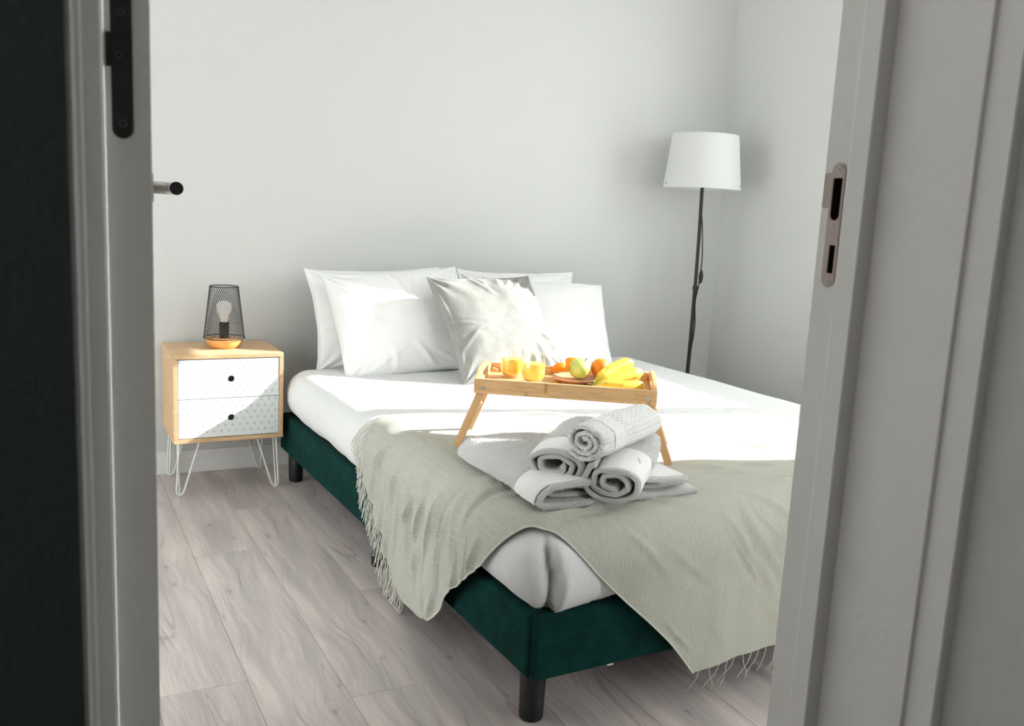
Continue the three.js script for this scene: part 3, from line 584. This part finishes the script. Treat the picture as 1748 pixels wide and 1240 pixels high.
    const ps = g.attributes.position; for (let i = 0; i < ps.count; i++) { const yy = ps.getY(i); ps.setY(i, NL - (NL - yy) * NL / (NL - low)); }
    part('hairpin_leg', g, M.whiteRod, t);
  }
}
// ------------------------------------------------------------------ wire table lamp
{
  const t = thing('table_lamp', 'small table lamp with black wire mesh shade on a round wooden base', 'lamp');
  const X = 0.279, Z = 0.165, Y = NT;
  t.position.set(X, Y, Z);
  part('lamp_base', new THREE.LatheGeometry([[0, 0], [0.050, 0], [0.056, 0.003], [0.063, 0.014], [0.0675, 0.026], [0.0675, 0.033], [0.066, 0.035], [0, 0.035]].map(p => new THREE.Vector2(...p)), 56), M.pine, t);
  part('socket', new THREE.LatheGeometry([[0, 0.035], [0.015, 0.035], [0.017, 0.040], [0.018, 0.052], [0.018, 0.096], [0.0165, 0.099], [0, 0.099]].map(p => new THREE.Vector2(...p)), 32), M.blackMetal, t);
  part('bulb', new THREE.LatheGeometry([[0, 0.094], [0.0135, 0.096], [0.0145, 0.106], [0.019, 0.124], [0.026, 0.138], [0.0295, 0.150], [0.0290, 0.163], [0.0240, 0.174], [0.014, 0.181], [0, 0.183]].map(p => new THREE.Vector2(...p)), 36), std(new THREE.Color().setRGB(0.86, 0.86, 0.84), 0.12), t);
  // wire cage: two families of crossing wires, plus rims
  const y0 = 0.036, y1 = 0.236, r0 = 0.0765, r1 = 0.0535, n = 46, gs = [];
  const pt = (a, s) => { const r = mix(r0, r1, s); return V(r * Math.cos(a), mix(y0, y1, s), r * Math.sin(a)); };
  const wire = (a0, turn) => { const q = []; for (let k = 0; k <= 14; k++) q.push(pt(a0 + turn * k / 14, k / 14)); return new THREE.TubeGeometry(new THREE.CatmullRomCurve3(q), 14, 0.00062, 4, false); };
  for (let i = 0; i < n; i++) { const a = i / n * Math.PI * 2; gs.push(wire(a, 1.75), wire(a, -1.75)); }
  const mesh = part('mesh_shade', merge(gs), M.blackMetal, t); mesh.userData.label = 'black wire mesh shade';
  const ring = (r, y, rr) => new THREE.TorusGeometry(r, rr, 8, 64).rotateX(Math.PI / 2).translate(0, y, 0);
  part('shade_ring', ring(r1, y1, 0.0018), M.blackMetal, t); part('shade_ring', ring(r0, y0 + 0.002, 0.0018), M.blackMetal, t);
  part('power_cord', tube([V(0.01, 0.006, -0.066), V(0.03, 0.004, -0.130), V(0.10, -0.002, -0.1555), V(0.150, -0.1, -0.158), V(0.165, -0.28, -0.158), V(0.178, -0.355, -0.155), V(0.192, -0.352, -0.150), V(0.197, -0.32, -0.152)], 0.0022, 60, 6), M.rubber, t);
}
// ------------------------------------------------------------------ floor lamp
{
  const t = thing('floor_lamp', 'slim black floor lamp with a white drum shade in the corner', 'lamp');
  const X = 2.462, Z = 0.262; t.position.set(X, 0, Z);
  part('lamp_foot', new THREE.LatheGeometry([[0, 0], [0.135, 0], [0.138, 0.006], [0.132, 0.018], [0.02, 0.026], [0, 0.026]].map(p => new THREE.Vector2(...p)), 48), M.blackMetal, t);
  const sway = y => V(0.012 * Math.sin(y * 2.2), y, 0);
  part('pole', merge([tube([0.02, 0.3, 0.6, 0.80].map(sway), 0.0095, 30, 12), tube([0.78, 1.0, 1.2, 1.40].map(sway), 0.0085, 30, 12)]), M.blackMetal, t);
  part('pole_joint', new THREE.CylinderGeometry(0.0125, 0.0125, 0.018, 20).translate(sway(0.79).x, 0.79, 0), M.blackMetal, t);
  const cord = part('cord', tube([V(0.004, 1.35, 0.012), V(-0.006, 1.2, 0.014), V(0.014, 1.10, 0.010), V(0.022, 1.02, 0.012), V(0.030, 0.92, 0.012), V(0.022, 0.80, 0.012), V(0.008, 0.72, 0.014), V(0.020, 0.6, 0.012), V(0.004, 0.46, 0.014), V(-0.004, 0.34, 0.012), V(0.01, 0.1, 0.012), V(0.02, 0.03, 0.012)], 0.0030, 90, 6), M.blackMetal, t);
  part('switch', new THREE.SphereGeometry(1, 20, 14).scale(0.011, 0.034, 0.010).translate(0.030, 0.845, 0.014), M.blackMetal, cord);
  const pr = [[0.181, 1.262], [0.153, 1.512]].map(p => new THREE.Vector2(...p));
  const sh = part('lamp_shade', new THREE.LatheGeometry([[0.1805, 1.262], [0.182, 1.264], [0.154, 1.510], [0.1525, 1.512]].map(p => new THREE.Vector2(...p)), 72), M.shade, t);
  part('spider', merge([0, 1, 2].map(k => new THREE.CylinderGeometry(0.002, 0.002, 0.17, 6).rotateZ(Math.PI / 2).translate(0.085, 1.30, 0).rotateY(k * 2.094 + 0.4))), M.blackMetal, t);
  for (const a of [3.42, 0.86]) part('rivet', new THREE.SphereGeometry(0.0034, 10, 8).translate(0.1805 * Math.cos(a), 1.280, 0.1805 * Math.sin(a)), M.rubber, sh);
}

// ------------------------------------------------------------------ bed tray
const TA = -0.5847, TC = V(0.9428, 0.470, 1.6341), TF = 0.167, S = 1.074;   // the tray's parts are drawn at 1 : S, heights above the throw
const trayW = (x, y, z) => V(TC.x + S * (x * Math.cos(TA) + z * Math.sin(TA)), TC.y + S * y, TC.z + S * (-x * Math.sin(TA) + z * Math.cos(TA)));
{
  const t = thing('bed_tray', 'bamboo bed tray on folding legs standing on the throw', 'tray');
  t.position.copy(TC); t.rotation.y = TA; t.scale.setScalar(S);
  const W = 0.450, D = 0.262, y0 = 0.153, y1 = 0.190, th = 0.011;
  part('rail', boxUV(rbx(-W / 2, W / 2, y0, y1, D / 2 - th, D / 2, 0.0012, 2)), M.bamboo, t);
  part('rail', boxUV(rbx(-W / 2, W / 2, y0, y1, -D / 2, -D / 2 + th, 0.0012, 2)), M.bamboo, t);
  for (let k = 0; k < 5; k++) { const z0 = -D / 2 + th + k * (D - 2 * th) / 5, z1 = z0 + (D - 2 * th) / 5 - 0.0006; part('deck_board', boxUV(rbx(-W / 2 + th, W / 2 - th, TF - 0.006, TF, z0, z1, 0.0006, 1)), M.bamboo, t); }
  for (const s of [-1, 1]) {
    const e = new THREE.Shape(), d = D / 2 - th, hz = 0.068, top = y1 + 0.016;
    e.moveTo(-d, y0); e.lineTo(d, y0); e.lineTo(d, y1 - 0.004); e.bezierCurveTo(d - 0.02, y1 - 0.002, hz + 0.012, top, hz - 0.010, top); e.lineTo(-hz + 0.010, top); e.bezierCurveTo(-hz - 0.012, top, -d + 0.02, y1 - 0.002, -d, y1 - 0.004); e.lineTo(-d, y0);
    const h = new THREE.Path(), ya = y1 - 0.013, yb = y1 + 0.006, m = (ya + yb) / 2, r = (yb - ya) / 2; h.moveTo(-0.045, ya); h.absarc(-0.045, m, r, -Math.PI / 2, -Math.PI * 1.5, true); h.lineTo(0.045, yb); h.absarc(0.045, m, r, Math.PI / 2, -Math.PI / 2, true); h.lineTo(-0.045, ya); e.holes.push(h);
    const g = new THREE.ExtrudeGeometry(e, { depth: th - 0.003, bevelEnabled: true, bevelSize: 0.0015, bevelThickness: 0.0015, bevelSegments: 2, curveSegments: 12 });
    part('handle_end', boxUV(g.rotateY(Math.PI / 2).translate(s > 0 ? W / 2 - th + 0.0015 : -W / 2 + 0.0015, 0, 0)), M.bamboo, t).userData.label = 'raised tray end with a slot handle';
  }
  for (const s of [-1, 1]) for (const f of [1, -1]) {
    const px = s * 0.2035, py = 0.169, fx = s * 0.268, fy = 0.001, a = Math.atan2(fx - px, py - fy), len = Math.hypot(fx - px, py - fy) + 0.010, z = f * (D / 2 - th - 0.0085);
    const g = rbx(-0.0095, 0.0095, -len, 0.008, -0.006, 0.006, 0.0015, 2).toNonIndexed();
    const q = boxUV(g); const uv = q.attributes.uv; for (let i = 0; i < uv.count; i++) uv.setXY(i, uv.getY(i), uv.getX(i));
    part('leg', q.rotateZ(a).translate(px, py, z), M.bamboo, t);
    const sc = part('screw', new THREE.CylinderGeometry(0.0046, 0.0046, 0.003, 20).rotateX(Math.PI / 2).translate(px, py, f * (D / 2 + 0.0008)), M.zinc, t);
  }
  for (const s of [-1, 1]) part('leg_crossbar', new THREE.CylinderGeometry(0.006, 0.006, D - 2 * th - 0.03, 14).rotateX(Math.PI / 2).translate(s * 0.238, 0.079, 0), M.bamboo, t);
}
// ---- glasses of juice
function glass(x, z, label) {
  const t = thing('juice_glass', label, 'glass', 'glasses of orange juice on the tray');
  const p = trayW(x, TF + 0.0004, z); t.position.copy(p); t.scale.setScalar(S);
  const L = pts => new THREE.LatheGeometry(pts.map(q => new THREE.Vector2(...q)), 56);
  part('tumbler', L([[0, 0], [0.0215, 0], [0.0245, 0.002], [0.0285, 0.012], [0.0310, 0.028], [0.0308, 0.045], [0.0292, 0.062], [0.0272, 0.0765], [0.0266, 0.0770], [0.0260, 0.0765], [0.0280, 0.062], [0.0296, 0.045], [0.0297, 0.028], [0.0272, 0.013], [0.0235, 0.006], [0, 0.006]]), M.tumbler, t);
  part('orange_juice', L([[0, 0.0064], [0.0230, 0.0064], [0.0268, 0.0132], [0.0293, 0.028], [0.0292, 0.045], [0.0286, 0.0505], [0.0280, 0.0508], [0, 0.0506]]), M.juice, t);
  return t;
}
glass(-0.150, -0.045, 'glass of orange juice nearer the tray handle, further back');
glass(-0.088, 0.010, 'glass of orange juice nearer the plate, in front of the other glass');
// ---- plate and fruit
function paint(g, fn) { const p = g.attributes.position, c = new Float32Array(p.count * 3), k = new THREE.Color(); for (let i = 0; i < p.count; i++) { const q = fn(p.getX(i), p.getY(i), p.getZ(i), i); k.setRGB(q[0] / 255, q[1] / 255, q[2] / 255, THREE.SRGBColorSpace); c[i * 3] = k.r; c[i * 3 + 1] = k.g; c[i * 3 + 2] = k.b; } g.setAttribute('color', new THREE.BufferAttribute(c, 3)); return g; }
const fruitMat = std(0xffffff, 0.38, { vertexColors: true, bumpMap: noiseBump, bumpScale: 0.0004 });
const PC = trayW(0.022, TF, -0.034);
{
  const m = single('plate', new THREE.LatheGeometry([[0, 0.0015], [0.036, 0.0015], [0.038, 0], [0.042, 0], [0.045, 0.003], [0.062, 0.0105], [0.0655, 0.0135], [0.0650, 0.0150], [0.0625, 0.0148], [0.050, 0.0085], [0.042, 0.0065], [0, 0.006]].map(q => new THREE.Vector2(...q)), 64), std(0xd3a37c, 0.4), 'round tan stoneware plate of fruit on the tray', 'plate');
  m.position.copy(PC); m.scale.setScalar(S);
}
function sphereFruit(r, fn) { const g = new THREE.SphereGeometry(1, 56, 40), p = g.attributes.position; for (let i = 0; i < p.count; i++) { const v = V(p.getX(i), p.getY(i), p.getZ(i)).normalize(), k = fn(v); p.setXYZ(i, v.x * r * k.x, v.y * r * k.y, v.z * r * k.x); } smoothNormals(g); return g; }
{
  const g = sphereFruit(0.0285, v => { const th = Math.acos(clamp(v.y, -1, 1)), a = Math.atan2(v.z, v.x); const dip = 0.16 * Math.exp(-th * th / 0.10) + 0.10 * Math.exp(-((Math.PI - th) ** 2) / 0.08); const w = 1 + 0.025 * Math.cos(a * 5) * sm(0.5, 2.4, th); return { x: (1.0 + 0.05 * v.y) * w, y: 0.99 - dip }; });
  paint(g, (x, y, z) => { const n = fbm(x * 60, y * 22, z * 60, 3), a = Math.atan2(z, x), st = N3(a * 5, y * 20, 3); return [196 + n * 44 + st * 10, 214 + n * 20, 112 + n * 40]; });
  const t = thing('apple', 'yellow green apple on the plate in the middle of the tray', 'apple');
  const P = trayW(0.029, TF + 0.035, -0.046); t.position.copy(P); t.scale.setScalar(S); t.rotation.set(0.55, 0.4, -0.35);
  part('flesh', g, fruitMat, t).name = 'skin';
  part('stem', tube([V(0, 0.021, 0), V(0.001, 0.028, 0), V(0.003, 0.034, 0.001)], 0.0011, 8, 6), std(0x5a4326, 0.8), t);
}
const orangeSkin = (x, y, z) => { const n = N3(x * 900, y * 900, z * 900); return [243 + n * 10, 140 + n * 14, 18 + n * 8]; };
{
  const g = sphereFruit(0.0265, v => ({ x: 1, y: 0.96 - 0.05 * Math.exp(-(Math.acos(clamp(v.y, -1, 1)) ** 2) / 0.03) })); paint(g, orangeSkin);
  const t = thing('orange', 'whole orange between the apple and the bananas', 'orange');
  t.position.copy(trayW(0.084, TF + 0.036, -0.068)); t.scale.setScalar(S); t.rotation.set(0.3, 0, -0.5);
  part('peel', g, fruitMat, t);
  part('navel', new THREE.SphereGeometry(0.0022, 10, 8).scale(1, 0.4, 1).translate(0, 0.0242, 0), std(0x7d8a3a, 0.7), t);
}
function wedge(label, P, rot) {   // an orange segment cut lengthwise with peel outside
  const t = thing('orange_wedge', label, 'orange', 'cut orange wedges on the plate'); t.position.copy(P); t.scale.setScalar(S); t.rotation.set(...rot);
  const R = 0.024, a0 = -0.78, a1 = 0.78;
  const shell = gridGeo(20, 20, (u, v) => { const a = mix(a0, a1, u), b = mix(0, Math.PI, v); return V(R * Math.sin(b) * Math.cos(a), R * Math.cos(b), R * Math.sin(b) * Math.sin(a)); });
  paint(shell, orangeSkin); part('peel', shell, std(0xffffff, 0.4, { vertexColors: true, side: THREE.DoubleSide }), t);
  for (const a of [a0, a1]) { const s = new THREE.Shape(); s.absarc(0, 0, R * 0.985, -Math.PI / 2, Math.PI / 2, false); const g = new THREE.ShapeGeometry(s, 20); g.rotateY(-a); part('flesh', g, std(0xf6a51e, 0.35, { side: THREE.DoubleSide, bumpMap: noiseBump, bumpScale: 0.001 }), t); }
}
wedge('cut orange wedge on the plate edge beside the juice glass', trayW(-0.020, TF + 0.026, -0.035), [0.25, 2.2, 1.15]);
wedge('cut orange wedge half hidden behind the apple', trayW(0.006, TF + 0.034, -0.082), [0.2, 1.2, 0.9]);
// bananas
{
  const t = thing('banana_bunch', 'bunch of ripe bananas lying across the plate edge and tray', 'bananas');
  const banana = (pts, r) => {
    const c = new THREE.CatmullRomCurve3(pts), n = 40, m = 20, fr = c.computeFrenetFrames(n, false), pos = [], idx = [], col = [], k = new THREE.Color();
    for (let i = 0; i <= n; i++) {
      const s = i / n, P = c.getPointAt(s), rad = S * r * Math.min(1, 0.26 + 0.74 * sm(0.04, 0.26, s)) * Math.sqrt(Math.max(0.02, 1 - Math.pow(sm(0.72, 1.0, s), 2) * 0.93));
      for (let j = 0; j <= m; j++) {
        const a = j / m * Math.PI * 2, fac = 1 + 0.055 * Math.cos(a * 5), d = fr.normals[i].clone().multiplyScalar(Math.cos(a)).addScaledVector(fr.binormals[i], Math.sin(a)), q = P.clone().addScaledVector(d, rad * fac);
        pos.push(q.x, q.y, q.z);
        const g = Math.max(sm(0.22, 0.06, s), 0.8 * sm(0.93, 0.99, s)), sp = N3(q.x * 420, q.y * 420, q.z * 420) > 0.42 ? 1 : 0, br = sm(0.985, 1, s) + sm(0.02, 0, s);
        let R = mix(243, 170, g * 0.7), G = mix(205, 168, g * 0.7), B = mix(72, 52, g * 0.6);
        R = mix(R, 120, sp * 0.45); G = mix(G, 84, sp * 0.45); B = mix(B, 40, sp * 0.4); R = mix(R, 60, clamp(br, 0, 1)); G = mix(G, 48, clamp(br, 0, 1)); B = mix(B, 26, clamp(br, 0, 1));
        k.setRGB(R / 255, G / 255, B / 255, THREE.SRGBColorSpace); col.push(k.r, k.g, k.b);
        if (i < n && j < m) { const A = i * (m + 1) + j, Bq = A + 1, C = A + m + 1, D = C + 1; idx.push(A, Bq, C, Bq, D, C); }
      }
    }
    for (const [i, sgn] of [[0, 1], [n, -1]]) { const P = c.getPointAt(i / n), at = pos.length / 3; pos.push(P.x, P.y, P.z); col.push(0.05, 0.035, 0.015); for (let j = 0; j < m; j++) { const A = i * (m + 1) + j; sgn > 0 ? idx.push(at, A + 1, A) : idx.push(at, A, A + 1); } }
    const g = new THREE.BufferGeometry(); g.setAttribute('position', new THREE.Float32BufferAttribute(pos, 3)); g.setAttribute('color', new THREE.Float32BufferAttribute(col, 3)); g.setAttribute('uv', new THREE.Float32BufferAttribute(new Float32Array(pos.length / 3 * 2), 2)); g.setIndex(idx);
    return smoothNormals(g);
  };
  const skin = std(0xffffff, 0.42, { vertexColors: true });
  const T = (x, y, z) => trayW(x, TF + y, z);
  part('banana', banana([T(0.066, 0.016, 0.052), T(0.085, 0.026, 0.032), T(0.115, 0.045, 0.000), T(0.150, 0.058, -0.030), T(0.168, 0.058, -0.050)], 0.0165), skin, t);
  part('banana', banana([T(0.066, 0.013, 0.056), T(0.092, 0.018, 0.046), T(0.130, 0.029, 0.026), T(0.172, 0.040, 0.000), T(0.193, 0.040, -0.022)], 0.0165), skin, t);
  part('banana', banana([T(0.062, 0.010, 0.058), T(0.095, 0.013, 0.066), T(0.135, 0.015, 0.066), T(0.175, 0.017, 0.050), T(0.200, 0.017, 0.030)], 0.0150), skin, t);
  part('banana', banana([T(0.070, 0.010, 0.044), T(0.100, 0.014, 0.022), T(0.135, 0.016, -0.004), T(0.170, 0.018, -0.026), T(0.190, 0.020, -0.044)], 0.0150), skin, t);
  part('crown', new RoundedBoxGeometry(0.016, 0.012, 0.022, 2, 0.004).rotateY(TA).translate(...T(0.060, 0.012, 0.054).toArray()), std(0x6b5a2c, 0.8), t);
}

// ------------------------------------------------------------------ towels
function bandShape(center, th) {   // closed outline of a folded sheet following a 2-D centre line
  const n = center.length, L = [], R = [];
  for (let i = 0; i < n; i++) {
    const a = center[Math.max(0, i - 1)], b = center[Math.min(n - 1, i + 1)], dx = b[0] - a[0], dy = b[1] - a[1], l = Math.hypot(dx, dy) || 1, h = th / 2;
    L.push(new THREE.Vector2(center[i][0] - dy / l * h, center[i][1] + dx / l * h)); R.push(new THREE.Vector2(center[i][0] + dy / l * h, center[i][1] - dx / l * h));
  }
  return new THREE.Shape([...L, ...R.reverse()]);
}
function sheetGeo(center, th, depth, steps, disp, amp = 0.0016) {
  let g = new THREE.ExtrudeGeometry(bandShape(center, th), { depth, steps, bevelEnabled: true, bevelSize: th * 0.16, bevelThickness: th * 0.3, bevelOffset: -th * 0.16, bevelSegments: 2, curveSegments: 1 });
  g = boxUV(g);
  const p = g.attributes.position;
  smoothNormals(g);
  const n = g.attributes.normal;
  for (let i = 0; i < p.count; i++) {
    const x = p.getX(i), y = p.getY(i), z = p.getZ(i);
    const k = amp * (N3(x * 45, y * 45, z * 45) + 0.8 * N3(x * 140, y * 140, z * 140));
    let q = V(x + n.getX(i) * k, y + n.getY(i) * k, z + n.getZ(i) * k); if (disp) q = disp(q);
    p.setXYZ(i, q.x, q.y, q.z);
  }
  g.computeVertexNormals();
  return toCreasedNormals(g, 0.9);
}
// terry pile: short loops standing on the towelling
const loopGeo = new THREE.ConeGeometry(0.0011, 0.0046, 3, 1, true).translate(0, 0.0016, 0);
function pile(mesh, parent, count, skip) {
  const sampler = new MeshSurfaceSampler(mesh).setRandomGenerator(rnd).build(), p = V(), n = V(), up = V(0, 1, 0), q = new THREE.Quaternion(), m = new THREE.Matrix4(), list = [];
  for (let i = 0; i < count; i++) {
    sampler.sample(p, n); if (skip && skip(p)) continue;
    n.x += (rnd() - 0.5) * 1.1; n.y += (rnd() - 0.5) * 1.1; n.z += (rnd() - 0.5) * 1.1; n.normalize();
    const k = 0.7 + 0.6 * rnd(); list.push(m.compose(p, q.setFromUnitVectors(up, n), V(k, k, k)).clone());
  }
  const im = new THREE.InstancedMesh(loopGeo, M.pile, list.length); list.forEach((a, i) => im.setMatrixAt(i, a));
  im.name = 'terry_pile'; im.userData.kind = 'stuff'; im.castShadow = im.receiveShadow = true; parent.add(im);
}
// large folded bath towel: layers wrap round a fold on the left; laid over the rounded foot of the bed
const bedLocal = (x, z) => { const dx = x - BX, dz = z - BZ, c = Math.cos(BR), s = Math.sin(BR); return [c * dx - s * dz, s * dx + c * dz]; };
const bedTopAt = (x, z) => { const [a, b] = bedLocal(x, z); return softTop(a, b); };
{
  const t = thing('folded_towel', 'large white terry bath towel folded flat on the throw under the rolls', 'towel');
  t.position.set(0.612, 0, 1.690);
  const W = 0.425, Z = 0.425;
  const fit = q => { const sx = q.x, z = q.z; const b = Math.max(MT - 0.03, bedTopAt(0.75, 1.690 + z)) - 0.010 * sm(0.03, -0.02, sx); const soft = 0.004 * N3(sx * 9, z * 9, 2); return V(sx + 0.02 * N3(z * 4, 1, 1), q.y + b + 0.017 + soft - 0.006 * sm(0.2, 0.38, sx), z); };
  const th = 0.013, lay = (pts) => { const c = new THREE.CatmullRomCurve3(pts.map(([x, y]) => V(x, y, 0)), false, 'centripetal'); return c.getSpacedPoints(64).map(p => [p.x, p.y]); };
  const flip = g => g;
  const outer = part('outer_layer', sheetGeo(lay([[W, 0.007], [0.20, 0.006], [0.05, 0.006], [0.012, 0.010], [-0.012, 0.028], [0.006, 0.046], [0.05, 0.052], [0.20, 0.050], [0.31, 0.043], [W - 0.035, 0.038]]), th, Z, 34, fit), M.terry, t);
  part('inner_layer', sheetGeo(lay([[W - 0.02, 0.019], [0.25, 0.019], [0.08, 0.019], [0.038, 0.022], [0.026, 0.029], [0.04, 0.037], [0.09, 0.040], [0.13, 0.034], [0.16, 0.040], [0.24, 0.037], [0.32, 0.031]]), th * 0.8, Z - 0.03, 30, fit), M.terry, t);
  pile(outer, t, 60000, p => p.z > Z - 0.118 && p.z < Z - 0.004);
  part('woven_band', sheetGeo(lay([[-0.0178, 0.020], [-0.0195, 0.030], [-0.006, 0.0515], [0.05, 0.0590], [0.20, 0.0570], [0.30, 0.0500], [W - 0.036, 0.0452]]), 0.0022, 0.105, 12, q => fit(q.add(V(0, 0, Z - 0.112))), 0.0005), M.hem, t).userData.label = 'flat woven band near the towel end';
}
function roll(label, A, B, ra, rb, turns, mat, o = {}) {   // spiral sheet from A (end facing the camera) to B
  const t = thing('rolled_towel', label, 'towel', 'rolled towels stacked on the folded towel');
  const n = 46 * turns, c = [], th = o.th ?? 0.0105, inner = o.inner ?? 0.20;
  for (let i = 0; i <= n; i++) { const s = i / n, a = s * turns * Math.PI * 2 + (o.phase ?? 0), k = mix(inner, 1, s) - th / (2 * ra), w = 1 + 0.14 * N3(Math.cos(a) * 1.4 + 3, Math.sin(a) * 1.4, s * 2 + (o.s ?? 0)); c.push([ra * k * w * Math.cos(a), rb * k * w * Math.sin(a)]); }
  if (o.tail) for (const q of o.tail) c.push(q);
  const L = A.distanceTo(B), bulge = q => { const e = q.z / L; const k = 1 + 0.05 * Math.sin(e * Math.PI); return V(q.x * k + 0.003 * N3(q.z * 18, 3, 1), q.y * k + 0.003 * N3(q.z * 18, 8, 2), q.z); };
  const put = g => { const z = B.clone().sub(A).normalize(), y = V(0, 1, 0), x = new THREE.Vector3().crossVectors(y, z).normalize(); y.crossVectors(z, x); g.applyMatrix4(new THREE.Matrix4().makeBasis(x, y, z).setPosition(A)); return g; };
  const sheet = part('terry_sheet', put(sheetGeo(c, th, L, 22, bulge, o.amp ?? 0.0014)), mat, t), axis = B.clone().sub(A).normalize();
  if (mat === M.terry) pile(sheet, t, 26000, p => { const d = p.clone().sub(A).dot(axis); return d < (o.band ? o.band[1] + 0.004 : 0); });
  if (o.band) {
    const from = Math.max(0, n - 46), oc = c.slice(from, n + 1).map(([x, y]) => { const l = Math.hypot(x, y); return [x * (1 + (th / 2 + 0.0006) / l), y * (1 + (th / 2 + 0.0006) / l)]; });
    const bd = part('woven_band', put(sheetGeo(oc, 0.002, o.band[1] - o.band[0], 8, q => { q.z += o.band[0]; return bulge(q); }, 0.0004)), M.hem, t); bd.userData.label = 'flat woven band';
  }
  return t;
}
roll('rolled white towel at the left of the stack, its open end facing out', V(0.668, 0.553, 2.045), V(0.878, 0.570, 1.845), 0.077, 0.044, 2.5, M.terry, { phase: 2.6, s: 1, th: 0.0115, inner: 0.36, band: [0.004, 0.09] });
roll('rolled white towel at the right of the stack with a hanging corner', V(0.760, 0.532, 2.150), V(0.955, 0.566, 1.960), 0.074, 0.049, 2.5, M.terry, { phase: 4.1, s: 4, th: 0.0115, inner: 0.32, band: [0.004, 0.12] });
roll('rolled white waffle towel lying on top of the other two rolls', V(0.706, 0.622, 2.110), V(0.948, 0.630, 1.990), 0.055, 0.045, 2.75, M.waffle, { phase: 0.9, s: 7, amp: 0.002, inner: 0.25, band: [0.05, 0.09] });

renderer.render(scene, camera);
